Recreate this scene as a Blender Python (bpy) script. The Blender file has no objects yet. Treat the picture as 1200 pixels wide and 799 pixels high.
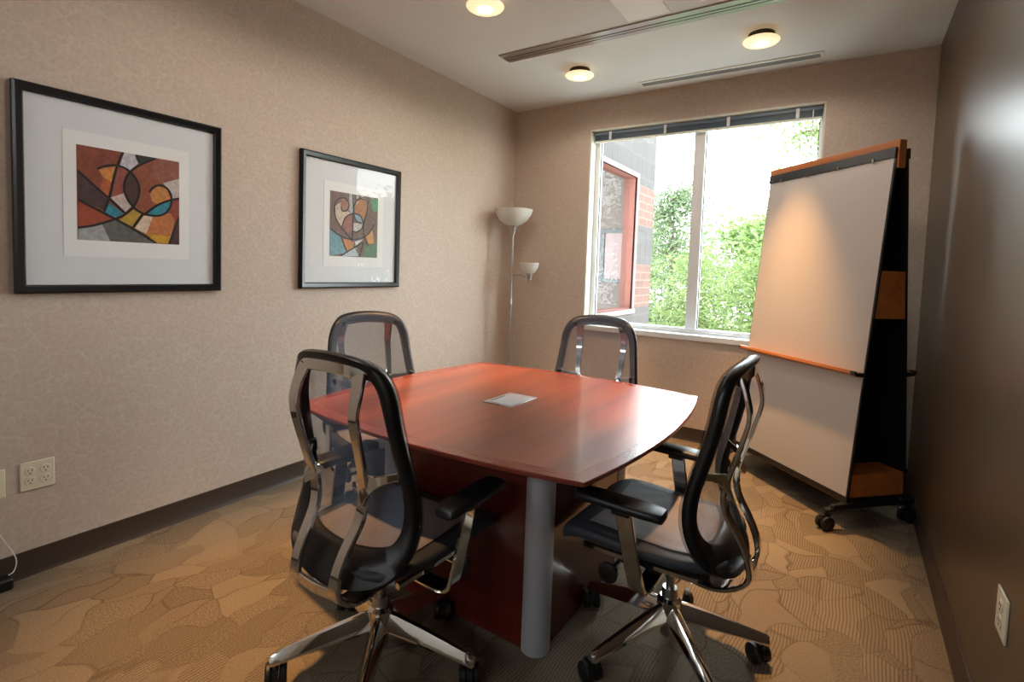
import bpy, bmesh, math, random
from mathutils import Vector, Matrix
random.seed(7)
C = bpy.context.scene.collection
scn = bpy.context.scene
PI = math.pi

# ------------------------------------------------------------------ camera, world, exposure
def aim(yaw, pitch, roll):
    f = Vector((-math.sin(yaw)*math.cos(pitch), math.cos(yaw)*math.cos(pitch), math.sin(pitch)))
    r0 = Vector((math.cos(yaw), math.sin(yaw), 0)); u0 = r0.cross(f)
    r = math.cos(roll)*r0 + math.sin(roll)*u0
    u = -math.sin(roll)*r0 + math.cos(roll)*u0
    return Matrix((r, u, -f)).transposed()
cam_d = bpy.data.cameras.new('camera'); cam = bpy.data.objects.new('camera', cam_d); C.objects.link(cam)
cam.matrix_world = Matrix.Translation((2.689, -4.1189, 1.2917)) @ aim(0.5751, -0.0579, 0.0343).to_4x4()
cam_d.sensor_width = 36; cam_d.lens = 609.1*36/1200; cam_d.shift_y = -49.5/1200
cam_d.clip_start = 0.02; cam_d.clip_end = 200
scn.camera = cam
scn.view_settings.view_transform = 'Standard'
scn.view_settings.look = 'None'
scn.view_settings.gamma = 1.0
scn.view_settings.use_curve_mapping = False
scn.view_settings.exposure = 0.26
SKY = 15.0           # overcast sky
LAMP_W = 330.0       # each ceiling lamp, narrow beam
GLOW_W = 16.0        # each ceiling lamp, light scattered by its glass disc
FILL_W = 34.0       # added fill light panels, unseen in the hall behind the photographer
w = bpy.data.worlds.new('overcast_sky'); scn.world = w; w.use_nodes = True
nt = w.node_tree; bg = nt.nodes['Background']
tc = nt.nodes.new('ShaderNodeTexCoord'); sp = nt.nodes.new('ShaderNodeSeparateXYZ')
mr = nt.nodes.new('ShaderNodeMapRange'); mx = nt.nodes.new('ShaderNodeMix'); mx.data_type = 'RGBA'
nt.links.new(tc.outputs['Generated'], sp.inputs[0]); nt.links.new(sp.outputs['Z'], mr.inputs['Value'])
mr.inputs['From Min'].default_value = -0.1; mr.inputs['From Max'].default_value = 0.7
nt.links.new(mr.outputs[0], mx.inputs[0])
mx.inputs[6].default_value = (0.95, 0.98, 1.0, 1); mx.inputs[7].default_value = (0.82, 0.91, 1.0, 1)
nt.links.new(mx.outputs[2], bg.inputs['Color']); bg.inputs['Strength'].default_value = SKY

# ------------------------------------------------------------------ materials
def s2l(c):
    return tuple(((v/255)/12.92 if v <= 10 else ((v/255+0.055)/1.055)**2.4) for v in c)
def mat(name, rgb, rough=0.6, metal=0.0, **kw):
    m = bpy.data.materials.new(name); m.use_nodes = True
    b = m.node_tree.nodes['Principled BSDF']
    c = s2l(rgb)
    b.inputs['Base Color'].default_value = (*c, 1)
    b.inputs['Roughness'].default_value = rough; b.inputs['Metallic'].default_value = metal
    for k, v in kw.items(): b.inputs[k.replace('_', ' ')].default_value = v
    return m
class NT:
    """small helper to wire shader nodes"""
    def __init__(s, m): s.t = m.node_tree; s.b = s.t.nodes.get('Principled BSDF')
    def n(s, typ, **kw):
        nd = s.t.nodes.new('ShaderNode'+typ)
        for k, v in kw.items(): setattr(nd, k, v)
        return nd
    def l(s, a, b): s.t.links.new(a, b)
    def math(s, op, a, b=None, c=None):
        nd = s.n('Math', operation=op)
        for i, v in enumerate((a, b, c)):
            if v is None: continue
            if isinstance(v, (int, float)): nd.inputs[i].default_value = v
            else: s.l(v, nd.inputs[i])
        return nd.outputs[0]
    def mix(s, f, a, b, blend='MIX'):
        nd = s.n('Mix', data_type='RGBA', blend_type=blend)
        for i, v in ((0, f), (6, a), (7, b)):
            if isinstance(v, (int, float)): nd.inputs[i].default_value = v
            elif isinstance(v, tuple): nd.inputs[i].default_value = (*v, 1)
            else: s.l(v, nd.inputs[i])
        return nd.outputs[2]
    def ramp(s, v, lo, hi):
        nd = s.n('MapRange'); s.l(v, nd.inputs[0]); nd.inputs[1].default_value = lo; nd.inputs[2].default_value = hi
        return nd.outputs[0]
    def noise(s, vec, scale, detail=3, rough=0.5, dist=0.0):
        nd = s.n('TexNoise'); nd.inputs['Scale'].default_value = scale; nd.inputs['Detail'].default_value = detail
        nd.inputs['Roughness'].default_value = rough; nd.inputs['Distortion'].default_value = dist
        if vec is not None: s.l(vec, nd.inputs['Vector'])
        return nd
    def mapping(s, vec, scale=(1, 1, 1), rot=(0, 0, 0), loc=(0, 0, 0)):
        nd = s.n('Mapping'); nd.inputs['Scale'].default_value = scale; nd.inputs['Rotation'].default_value = rot
        nd.inputs['Location'].default_value = loc; s.l(vec, nd.inputs['Vector']); return nd.outputs[0]
    def bump(s, h, strength, dist):
        nd = s.n('Bump'); nd.inputs['Strength'].default_value = strength; nd.inputs['Distance'].default_value = dist
        s.l(h, nd.inputs['Height']); s.l(nd.outputs[0], s.b.inputs['Normal'])

def m_wallpaper():
    m = mat('wallpaper', (196, 177, 160), 0.62); k = NT(m)
    co = k.n('TexCoord').outputs['Object']
    nz = k.noise(co, 9, 3)
    warp = k.mix(0.16, co, nz.outputs['Color'])
    v = k.n('TexVoronoi', feature='DISTANCE_TO_EDGE'); v.inputs['Scale'].default_value = 10.5
    k.l(warp, v.inputs['Vector'])
    line = k.ramp(v.outputs['Distance'], 0.05, 0.0)
    mot = k.noise(co, 55, 4).outputs['Fac']
    c = k.mix(k.ramp(mot, 0.35, 0.65), s2l((190, 170, 153)), s2l((199, 181, 165)))
    c = k.mix(k.math('MULTIPLY', line, 0.28), c, s2l((216, 203, 184)))
    k.l(c, k.b.inputs['Base Color']); k.bump(line, 0.12, 0.002)
    return m
def m_carpet():
    m = mat('patterned_carpet', (150, 132, 108), 0.95); k = NT(m)
    k.b.inputs['Specular IOR Level'].default_value = 0.1
    co = k.n('TexCoord').outputs['Object']
    base = k.mapping(co, (1, 1, 1), (0, 0, 0.06))
    nz = k.noise(base, 2.2, 2)
    warp = k.mix(0.30, base, nz.outputs['Color'])
    flat = k.mapping(warp, (1.35, 0.72, 0.0))
    v1 = k.n('TexVoronoi', feature='F1'); v1.inputs['Scale'].default_value = 10.0; k.l(flat, v1.inputs['Vector'])
    ve = k.n('TexVoronoi', feature='DISTANCE_TO_EDGE'); ve.inputs['Scale'].default_value = 10.0; k.l(flat, ve.inputs['Vector'])
    sc = k.n('SeparateColor'); k.l(v1.outputs['Color'], sc.inputs[0])
    sx = k.n('SeparateXYZ'); k.l(co, sx.inputs[0])
    wob = k.noise(co, 3.0, 1).outputs['Fac']
    st = k.math('SINE', k.math('MULTIPLY', k.math('ADD', sx.outputs['X'], k.math('MULTIPLY', wob, 0.05)), 560.0))
    striped = k.math('MULTIPLY', k.math('GREATER_THAN', sc.outputs[1], 0.55), k.ramp(st, 0.0, 0.5))
    tint = k.mix(sc.outputs[2], s2l((150, 135, 115)), s2l((136, 122, 104)))
    c = k.mix(k.math('MULTIPLY', striped, 0.6), tint, s2l((98, 85, 68)))
    line = k.math('MULTIPLY', k.ramp(ve.outputs['Distance'], 0.03, 0.006), k.ramp(k.noise(co, 2.3, 1).outputs['Fac'], 0.3, 0.6))
    fl = k.noise(co, 190, 3, 0.9).outputs['Fac']
    dk = k.math('MULTIPLY', k.math('LESS_THAN', sc.outputs[1], 0.2), k.ramp(k.noise(co, 160, 2).outputs['Fac'], 0.4, 0.6))
    c = k.mix(k.math('MULTIPLY', dk, 0.5), c, s2l((92, 80, 64)))
    c = k.mix(k.math('MULTIPLY', line, 0.62), c, s2l((90, 78, 62)))
    c = k.mix(k.ramp(fl, 0.3, 0.7), k.mix(0.55, c, (0.0, 0.0, 0.0)), c)
    k.l(c, k.b.inputs['Base Color'])
    k.bump(k.noise(co, 700, 2).outputs['Fac'], 0.5, 0.004)
    return m
def m_wood(name, a, b, axis=1, scale=1.0, rough=0.22, coat=0.0):
    m = mat(name, a, rough); k = NT(m)
    co = k.n('TexCoord').outputs['Object']
    sc = [9*scale, 9*scale, 9*scale]; sc[axis] = 0.55*scale
    p = k.mapping(co, tuple(sc))
    n1 = k.noise(p, 0.9, 4, 0.5, 0.1).outputs['Fac']
    p2 = k.mapping(co, tuple(x*(1.5 if i == axis else 6) for i, x in enumerate(sc))); n2 = k.noise(p2, 1.6, 2).outputs['Fac']
    c = k.mix(k.ramp(n1, 0.34, 0.68), s2l(a), s2l(b))
    c = k.mix(k.math('MULTIPLY', k.ramp(n2, 0.45, 0.8), 0.12), c, tuple(x*0.55 for x in s2l(b)))
    k.l(c, k.b.inputs['Base Color'])
    k.b.inputs['Coat Weight'].default_value = coat; k.b.inputs['Coat Roughness'].default_value = 0.12
    return m
def m_mesh(name, rgb, cover):
    m = mat(name, rgb, 0.55); k = NT(m)
    co = k.n('TexCoord').outputs['Object']
    wv = k.n('TexWave', wave_type='BANDS', bands_direction='Z'); wv.inputs['Scale'].default_value = 45
    k.l(co, wv.inputs['Vector'])
    tr = k.n('BsdfTransparent'); ms = k.n('MixShader')
    f = k.math('ADD', cover-0.05, k.math('MULTIPLY', wv.outputs['Fac'], 0.1))
    k.l(f, ms.inputs[0]); k.l(tr.outputs[0], ms.inputs[1]); k.l(k.b.outputs[0], ms.inputs[2])
    out = k.t.nodes['Material Output']; k.l(ms.outputs[0], out.inputs['Surface'])
    return m
def m_glass(name, tint=(1, 1, 1), refl=1.0):
    m = bpy.data.materials.new(name); m.use_nodes = True; k = NT(m)
    k.t.nodes.remove(k.b)
    tr = k.n('BsdfTransparent'); tr.inputs[0].default_value = (*tint, 1)
    gl = k.n('BsdfGlossy'); gl.inputs['Roughness'].default_value = 0.0
    fr = k.n('Fresnel'); fr.inputs[0].default_value = 1.45
    g_ = k.n('NewGeometry'); ms = k.n('MixShader')
    k.l(k.math('MULTIPLY', k.math('MULTIPLY', fr.outputs[0], refl), k.math('SUBTRACT', 1.0, g_.outputs['Backfacing'])), ms.inputs[0])
    k.l(tr.outputs[0], ms.inputs[1]); k.l(gl.outputs[0], ms.inputs[2])
    k.l(ms.outputs[0], k.t.nodes['Material Output'].inputs['Surface'])
    return m
def m_glow(name, rgb, strength):
    m = mat(name, (235, 225, 205), 0.4); b = m.node_tree.nodes['Principled BSDF']
    b.inputs['Emission Color'].default_value = (*rgb, 1); b.inputs['Emission Strength'].default_value = strength
    return m
def m_brick():
    m = mat('banded_brick', (170, 110, 90), 0.9); k = NT(m)
    co = k.n('TexCoord').outputs['Object']
    sx = k.n('SeparateXYZ'); k.l(co, sx.inputs[0])
    cb = k.n('CombineXYZ'); k.l(k.math('ADD', sx.outputs['X'], sx.outputs['Y']), cb.inputs[0]); k.l(sx.outputs['Z'], cb.inputs[1])
    def br(bw, rh, c1, c2, mo, off):
        b = k.n('TexBrick', offset=off); k.l(cb.outputs[0], b.inputs['Vector'])
        b.inputs['Scale'].default_value = 1; b.inputs['Brick Width'].default_value = bw; b.inputs['Row Height'].default_value = rh
        b.inputs['Mortar Size'].default_value = 0.008; b.inputs['Mortar Smooth'].default_value = 0.2
        for i, c in ((1, c1), (2, c2), (3, mo)): b.inputs[i].default_value = (*s2l(c), 1)
        return b.outputs[0]
    red = br(0.30, 0.1, (74, 47, 38), (80, 52, 42), (92, 76, 66), 0.5)
    grey = br(0.075, 0.25, (47, 42, 41), (54, 48, 46), (66, 60, 56), 0.0)
    z = sx.outputs['Z']
    def band(a, b): return k.math('MULTIPLY', k.math('GREATER_THAN', z, a), k.math('LESS_THAN', z, b))
    f = k.math('ADD', band(0.85, 1.40), band(1.90, 2.40))
    k.l(k.mix(f, grey, red), k.b.inputs['Base Color'])
    return m
def m_leaf(name, a, b):
    m = mat(name, a, 0.6); k = NT(m)
    g = k.n('NewGeometry')
    c = k.mix(g.outputs['Random Per Island'], s2l(a), s2l(b)); k.l(c, k.b.inputs['Base Color'])
    tl = k.n('BsdfTranslucent'); k.l(c, tl.inputs[0]); ms = k.n('MixShader'); ms.inputs[0].default_value = 0.45
    k.l(k.b.outputs[0], ms.inputs[1]); k.l(tl.outputs[0], ms.inputs[2])
    k.l(ms.outputs[0], k.t.nodes['Material Output'].inputs['Surface'])
    return m
def m_brushed():
    m = mat('brushed_aluminium', (176, 174, 172), 0.28, 1.0); return m
M = dict(
    wallpaper=m_wallpaper(), carpet=m_carpet(),
    brown=mat('dark_brown_paint', (78, 62, 47), 0.33),
    ceiling=mat('white_ceiling_paint', (214, 213, 208), 0.7),
    base=mat('dark_brown_vinyl', (60, 47, 38), 0.4),
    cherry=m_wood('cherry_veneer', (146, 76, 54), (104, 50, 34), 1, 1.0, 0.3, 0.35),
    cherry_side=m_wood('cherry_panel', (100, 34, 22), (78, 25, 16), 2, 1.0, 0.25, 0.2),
    cherry_edge=m_wood('cherry_edge', (140, 62, 42), (116, 46, 32), 0, 1.0, 0.25, 0.3),
    maple=m_wood('honey_maple', (184, 112, 54), (160, 92, 42), 0, 2.0, 0.3),
    chrome=mat('chrome', (232, 229, 224), 0.07, 1.0),
    alu=mat('satin_aluminium', (192, 195, 203), 0.38, 0.45),
    steel=m_brushed(),
    black=mat('black_plastic', (16, 16, 18), 0.38),
    rim=mat('black_rim', (13, 14, 17), 0.34),
    rubber=mat('black_rubber', (12, 12, 13), 0.5),
    pad=mat('black_pad', (22, 22, 25), 0.42),
    mesh_back=m_mesh('grey_mesh_back', (92, 106, 126), 0.55),
    mesh_seat=m_mesh('grey_mesh_seat', (132, 126, 134), 0.9),
    seat=mat('charcoal_seat_fabric', (46, 50, 58), 0.6),
    frame=mat('black_frame', (14, 14, 18), 0.3),
    mat_grey=mat('pale_grey_mat', (218, 220, 222), 0.8),
    mat_white=mat('white_mat', (232, 232, 230), 0.8),
    pane=m_glass('window_pane', (0.96, 0.99, 0.98)),
    wingpane=m_glass('wing_pane', (0.9, 0.92, 0.92), 0.12),
    picpane=m_glass('picture_pane', (1, 1, 1), 0.65),
    winframe=mat('white_window_frame', (226, 228, 228), 0.4),
    reveal=mat('white_reveal', (222, 220, 206), 0.6),
    blind=mat('slate_blind', (104, 120, 136), 0.45),
    white=mat('white_board', (184, 175, 168), 0.4),
    ivory=mat('ivory_plastic', (222, 212, 188), 0.4),
    ivory_dark=mat('socket_slot', (30, 26, 22), 0.6),
    frosted=mat('frosted_white_glass', (222, 220, 212), 0.35, Transmission_Weight=0.15),
    silver=mat('silver_paint', (168, 164, 158), 0.35, 0.8),
    bronze=mat('dark_bronze', (54, 42, 34), 0.4, 0.6),
    lampglass=m_glow('lit_glass', (1.0, 0.74, 0.42), 0.8),
    fillglow=m_glow('fill_panel_face', (0.95, 0.97, 1.0), 3.0),
    bulb=m_glow('lit_bulb', (1.0, 0.84, 0.58), 7.0),
    vent=mat('vent_grey', (150, 152, 150), 0.45, 0.3), ventgrey=mat('vent_shadow', (104, 106, 104), 0.6), ventdark=mat('vent_slot', (46, 44, 42), 0.6),
    brick=m_brick(), pink=mat('pink_trim', (112, 86, 81), 0.7), salmon=mat('salmon_reveal', (104, 58, 48), 0.7),
    greywall=mat('grey_plaster', (112, 99, 94), 0.8),
    bark=mat('bark', (84, 68, 54), 0.9), paving=mat('bounce_paving', (182, 180, 174), 0.9),
    needle=m_leaf('spruce_needles', (82, 98, 50), (120, 134, 78)),
    needle2=m_leaf('pine_needles', (80, 94, 66), (108, 120, 88)),
    leaf=m_leaf('bright_leaves', (76, 98, 44), (108, 126, 66)),
    cable=mat('white_cable', (226, 222, 214), 0.5),
)

# ------------------------------------------------------------------ mesh helpers
class MB:
    def __init__(s): s.bm = bmesh.new(); s.mi = 0
    def face(s, vs):
        try: f = s.bm.faces.new(vs)
        except ValueError: return None
        f.material_index = s.mi; f.smooth = True; return f
    def v(s, p): return s.bm.verts.new(p)
    def box(s, a, b, rot=None, ctr=None):
        (x0, y0, z0), (x1, y1, z1) = a, b
        P = [Vector((x, y, z)) for z in (z0, z1) for y in (y0, y1) for x in (x0, x1)]
        if rot is not None:
            c = Vector(ctr) if ctr is not None else sum(P, Vector())/8
            P = [c + rot @ (p-c) for p in P]
        V = [s.v(p) for p in P]
        for q in ((0, 2, 3, 1), (4, 5, 7, 6), (0, 1, 5, 4), (1, 3, 7, 5), (3, 2, 6, 7), (2, 0, 4, 6)): s.face([V[i] for i in q])
        return s
    def prism(s, poly, axis, a, b):
        """polygon in the two other axes, extruded along axis from a to b"""
        def P(u, v, t): return {0: (t, u, v), 1: (u, t, v), 2: (u, v, t)}[axis]
        A = [s.v(P(u, v, a)) for u, v in poly]; B = [s.v(P(u, v, b)) for u, v in poly]
        n = len(poly)
        s.face(A[::-1]); s.face(B)
        for i in range(n): s.face([A[i], A[(i+1) % n], B[(i+1) % n], B[i]])
        return s
    def loft(s, rings, caps=True, closed=False):
        R = [[s.v(p) for p in r] for r in rings]; n = len(R[0])
        for a, b in zip(R, R[1:] + ([R[0]] if closed else [])):
            for i in range(n): s.face([a[i], a[(i+1) % n], b[(i+1) % n], b[i]])
        if caps and not closed: s.face(R[0][::-1]); s.face(R[-1])
        return s
    def lathe(s, prof, n=32, c=(0, 0, 0), axis=2, caps=True):
        rings = []
        for r, h in prof:
            ring = []
            for i in range(n):
                a = 2*PI*i/n; x, y = r*math.cos(a), r*math.sin(a)
                p = {2: (x, y, h), 0: (h, x, y), 1: (y, h, x)}[axis]
                ring.append((c[0]+p[0], c[1]+p[1], c[2]+p[2]))
            rings.append(ring)
        return s.loft(rings, caps)
    def sweep(s, path, wid, thk, side=None, n=1, round_=False):
        """sweep a flat (or round) section along path; wid / thk may be lists; side = width direction"""
        P = [Vector(p) for p in path]; N = len(P)
        W = wid if isinstance(wid, (list, tuple)) else [wid]*N
        T = thk if isinstance(thk, (list, tuple)) else [thk]*N
        rings = []
        for i, p in enumerate(P):
            t = (P[min(i+1, N-1)] - P[max(i-1, 0)]).normalized()
            sd = Vector(side) if side is not None else (Vector((0, 0, 1)) if abs(t.z) < 0.9 else Vector((1, 0, 0)))
            sd = (sd - t*sd.dot(t)).normalized(); nn = t.cross(sd)
            a, b = W[i]/2, T[i]/2
            if round_:
                rings.append([p + sd*a*math.cos(q*PI/5) + nn*b*math.sin(q*PI/5) for q in range(10)])
            else:
                k = min(a, b)*0.45
                rings.append([p + sd*x + nn*y for x, y in ((a, -b+k), (a, b-k), (a-k, b), (-a+k, b), (-a, b-k), (-a, -b+k), (-a+k, -b), (a-k, -b))])
        return s.loft(rings)
    def build(s, name, material, parent=None, loc=(0, 0, 0), sharp=35, bevel=0, bseg=2):
        bmesh.ops.recalc_face_normals(s.bm, faces=s.bm.faces[:])
        me = bpy.data.meshes.new(name); s.bm.to_mesh(me); s.bm.free()
        for m in (material if isinstance(material, (list, tuple)) else [material]): me.materials.append(m)
        me.set_sharp_from_angle(angle=math.radians(sharp))
        o = bpy.data.objects.new(name, me); C.objects.link(o); o.location = loc
        if parent is not None: o.parent = parent
        if bevel:
            b = o.modifiers.new('bevel', 'BEVEL'); b.width = bevel; b.segments = bseg; b.limit_method = 'ANGLE'; b.angle_limit = math.radians(40)
        return o
def spline(pts, per=6):
    """Catmull-Rom through points of any dimension"""
    P = [tuple(p) for p in pts]; out = []
    for i in range(len(P)-1):
        p0, p1, p2, p3 = P[max(i-1, 0)], P[i], P[i+1], P[min(i+2, len(P)-1)]
        for j in range(per):
            t = j/per
            out.append(tuple(0.5*((2*b)+(-a+c)*t+(2*a-5*b+4*c-d)*t*t+(-a+3*b-3*c+d)*t**3) for a, b, c, d in zip(p0, p1, p2, p3)))
    out.append(P[-1]); return out
def lerp_table(tab, x):
    for (a, u), (b, v) in zip(tab, tab[1:]):
        if a <= x <= b: return u+(v-u)*(x-a)/(b-a)
    return tab[0][1] if x < tab[0][0] else tab[-1][1]
def thing(name, label, cat, loc=(0, 0, 0), rz=0, group=None):
    o = bpy.data.objects.new(name, None); C.objects.link(o); o.empty_display_size = 0.1
    o.location = loc; o.rotation_euler = (0, 0, rz); return tag(o, label, cat, group)
def tag(o, label, cat, group=None, kind=None):
    o['label'] = label; o['category'] = cat
    if group: o['group'] = group
    if kind: o['kind'] = kind
    return o
def struct(o, label, cat):
    o['kind'] = 'structure'; o['label'] = label; o['category'] = cat; return o
def copy_tree(o, parent=None):
    c = o.copy(); C.objects.link(c)
    if parent is not None: c.parent = parent
    for ch in list(o.children): copy_tree(ch, c)
    return c

# ------------------------------------------------------------------ room shell
W, H, FRONT = 3.067, 2.74, -5.3
WL, WR, WB, WT = 0.762, 2.484, 0.815, 2.490     # window opening in the back wall
T = 0.22
struct(MB().box((-0.2, FRONT-0.2, -0.15), (W+0.2, T, 0)).build('floor', M['carpet']), 'tan carpet with dark leaf outlines and striped patches', 'floor')
ce = MB().box((-0.2, FRONT-0.2, H), (W+0.2, T, H+0.15)).build('ceiling', M['ceiling']); struct(ce, 'plain white painted ceiling', 'ceiling')
struct(MB().box((-0.2, FRONT-0.2, 0), (0, T, H)).build('wall_left', M['wallpaper']), 'beige wallpapered wall behind the two framed pictures', 'wall')
struct(MB().box((W, FRONT-0.2, 0), (W+0.2, T, H)).build('wall_right', M['brown']), 'dark brown painted wall on the right', 'wall')
b = MB()
b.box((0, 0, 0), (WL, T, H)); b.box((WR, 0, 0), (W, T, H)); b.box((WL, 0, 0), (WR, T, WB)); b.box((WL, 0, WT), (WR, T, H))
struct(b.build('wall_back', M['wallpaper']), 'beige wallpapered wall around the window', 'wall')
b = MB(); b.box((0, FRONT-0.2, 0), (0.35, FRONT, H)); b.box((2.85, FRONT-0.2, 0), (W, FRONT, H)); b.box((0.35, FRONT-0.2, 2.45), (2.85, FRONT, H))
struct(b.build('wall_front', M['wallpaper']), 'beige wallpapered wall with a wide opening behind the photographer', 'wall')
HB = FRONT-2.4
b = MB(); b.box((-1.2, HB-0.2, 0), (W+1.2, HB, H)); b.box((-1.4, HB, 0), (-1.2, FRONT-0.2, H)); b.box((W+1.2, HB, 0), (W+1.4, FRONT-0.2, H))
b.box((-1.2, FRONT-0.2, 0), (-0.2, FRONT-0.1, H)); b.box((W+0.2, FRONT-0.2, 0), (W+1.2, FRONT-0.1, H))
struct(b.build('wall_hall', M['ceiling']), 'pale hall wall behind the photographer', 'wall')
b = MB(); b.box((-1.4, HB-0.2, -0.15), (W+1.4, FRONT-0.2, 0)); struct(b.build('floor_hall', M['carpet']), 'carpet of the hall behind the photographer', 'floor')
b = MB(); b.box((-1.4, HB-0.2, H), (W+1.4, FRONT-0.2, H+0.15)); struct(b.build('ceiling_hall', M['ceiling']), 'white ceiling of the hall behind the photographer', 'ceiling')
def make_fill_panel(x, label):  # made-up panel in the unseen hall, added to fill the room with light
    r_ = thing('fill_panel', label, 'lamp', (x, HB+0.7, H-0.003))
    MB().box((-0.6, -0.3, -0.02), (0.6, 0.3, 0)).build('housing', M['winframe'], r_)
    MB().box((-0.57, -0.27, -0.024), (0.57, 0.27, -0.02)).build('diffuser', M['fillglow'], r_)
    ld = bpy.data.lights.new('fill_light', 'AREA'); ld.shape = 'RECTANGLE'; ld.size = 1.14; ld.size_y = 0.54; ld.energy = FILL_W; ld.color = (0.94, 0.97, 1.0)
    lo = bpy.data.objects.new('fill_light', ld); C.objects.link(lo); lo.parent = r_; lo.location = (0, 0, -0.03); lo.rotation_euler = (math.radians(32), 0, 0)
for x, lab in ((0.7, 'flat added fill light panel, unseen behind the photographer, at left'), (2.4, 'flat added fill light panel, unseen behind the photographer, at right')): make_fill_panel(x, lab)
# baseboards: a cove base with a small toe
toe = [(0, 0), (0.016, 0), (0.013, 0.006), (0.007, 0.016), (0.006, 0.1), (0, 0.102)]
def baseboard(name, axis, poly, a, b, lab): struct(MB().prism(poly, axis, a, b).build(name, M['base'], sharp=50), lab, 'baseboard')
baseboard('baseboard_left', 1, toe, FRONT, -0.016, 'dark brown cove baseboard along the left wall')
baseboard('baseboard_right', 1, [(W-x, z) for x, z in toe], FRONT, -0.016, 'dark brown cove baseboard along the brown wall')
baseboard('baseboard_back', 0, [(-x, z) for x, z in toe], 0, W, 'dark brown cove baseboard under the window')

# window
win = struct(thing('window_1', '', 'window', (0, 0, 0)), 'white framed two-pane window in the back wall', 'window')
GY = 0.125
b = MB(); r = 0.012
b.box((WL, 0.0, WB), (WL+r, T, WT)); b.box((WR-r, 0.0, WB), (WR, T, WT)); b.box((WL, 0.0, WT-r), (WR, T, WT))
b.build('reveal', M['reveal'], win)
MB().box((WL-0.01, -0.022, WB-0.03), (WR+0.01, T, WB+0.012)).build('sill', M['winframe'], win, bevel=0.004)
b = MB(); f0, f1 = GY-0.025, GY+0.035
il, ir, ib, it = WL+0.052, WR-0.036, WB+0.05, WT-0.055
b.box((WL+r, f0, WB+0.012), (il, f1, WT-r)); b.box((ir, f0, WB+0.012), (WR-r, f1, WT-r))
b.box((il, f0, WB+0.012), (ir, f1, ib)); b.box((il, f0, it), (ir, f1, WT-r))
b.build('frame', M['winframe'], win, bevel=0.003)
MB().box((1.607, f0-0.01, ib), (1.690, f1, it)).build('mullion', M['winframe'], win, bevel=0.004)
g = MB(); g.box((il-0.006, GY, ib-0.006), (1.613, GY+0.006, it+0.006)).build('pane', M['pane'], win)
g = MB(); g.box((1.684, GY, ib-0.006), (ir+0.006, GY+0.006, it+0.006)).build('pane', M['pane'], win)
g = MB()
for x0, x1 in ((il, 1.607), (1.690, ir)):
    g.box((x0, GY-0.008, ib), (x0+0.006, GY+0.012, it)); g.box((x1-0.006, GY-0.008, ib), (x1, GY+0.012, it))
g.build('gasket', M['black'], win)

# raised mini blind
bl = thing('window_blind', 'slate grey mini blind pulled up at the top of the window', 'blind', (WL+0.02, 0.06, WT-0.014))
bw = WR-WL-0.04
MB().box((0, -0.024, -0.03), (bw, 0.02, 0)).build('headrail', M['blind'], bl, bevel=0.003)
for i in range(9):
    z = -0.034-0.0042*i
    MB().box((0.004, -0.019, z-0.0018), (bw-0.004, 0.017, z)).build('slat', M['blind'], bl)
MB().box((0.002, -0.02, -0.086), (bw-0.002, 0.018, -0.072)).build('bottom_rail', M['reveal'], bl, bevel=0.004)
for fx in (0.085, 0.36, 0.64, 0.91):
    MB().box((fx*bw-0.011, -0.0255, -0.072), (fx*bw+0.011, -0.0245, -0.004)).build('ladder_tape', M['winframe'], bl)
MB().lathe([(0.004, -0.62), (0.004, -0.03)], 8, (bw-0.055, -0.032, 0)).build('tilt_wand', M['cable'], bl)

# ------------------------------------------------------------------ outside: the wing of the building, ground, trees
XB = 0.40
wing = struct(thing('wall_wing', '', 'wall'), 'banded red and grey brick wing seen through the window', 'wall')
b = MB(); wz0, wz1, wy0, wy1, wt = 0.84, 2.47, 0.50, 2.18, 0.16
b.box((XB-wt, T, -3), (XB, 2.87, wz0)); b.box((XB-wt, T, wz1), (XB, 2.87, 4.6)); b.box((XB-wt, T, wz0), (XB, wy0, wz1)); b.box((XB-wt, wy1, wz0), (XB, 2.87, wz1))
b.box((-3.5, 2.71, -3), (XB-wt, 2.87, 4.6))
b.build('brickwork', M['brick'], wing)
b = MB(); q = 0.055
b.box((XB-0.02, wy0-q, wz1), (XB+0.012, wy1+q, wz1+q)); b.box((XB-0.02, wy0-q, wz0-q), (XB+0.03, wy1+q, wz0)); b.box((XB-0.02, wy1, wz0), (XB+0.012, wy1+q, wz1)); b.box((XB-0.02, wy0-q, wz0), (XB+0.012, wy0, wz1))
b.build('window_trim', M['pink'], wing)
b = MB()
b.box((XB-wt-0.002, wy1-0.008, wz0), (XB-0.02, wy1, wz1)); b.box((XB-wt-0.002, wy0, wz1-0.008), (XB-0.02, wy1-0.008, wz1)); b.box((XB-wt-0.002, wy0, wz0), (XB-0.02, wy1-0.008, wz0+0.008))
b.build('window_reveal', M['salmon'], wing)
MB().box((XB-0.1, wy0, wz0), (XB-0.094, wy1-0.008, wz1-0.008)).build('pane', M['wingpane'], wing)
b = MB(); b.box((-3.4, 2.60, 0.0), (XB-wt-0.003, 2.70, 2.74)); b.box((-3.5, T, 0.0), (-3.4, 2.70, 2.74)); b.box((-3.4, T, -0.1), (XB-wt-0.003, 2.70, 0)); b.box((-3.4, T, 2.74), (XB-wt-0.003, 2.70, 2.84))
b.build('inner_room', M['greywall'], wing)
pw = thing('framed_picture', 'dark framed picture on the grey wall inside the brick wing', 'picture', (-0.02, 2.60, 1.15))
b = MB(); b.box((-0.2, -0.03, 0), (0.2, 0, 0.05)); b.box((-0.2, -0.03, 0.67), (0.2, 0, 0.72)); b.box((-0.2, -0.03, 0.05), (-0.15, 0, 0.67)); b.box((0.15, -0.03, 0.05), (0.2, 0, 0.67)); b.build('frame', M['frame'], pw)
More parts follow.
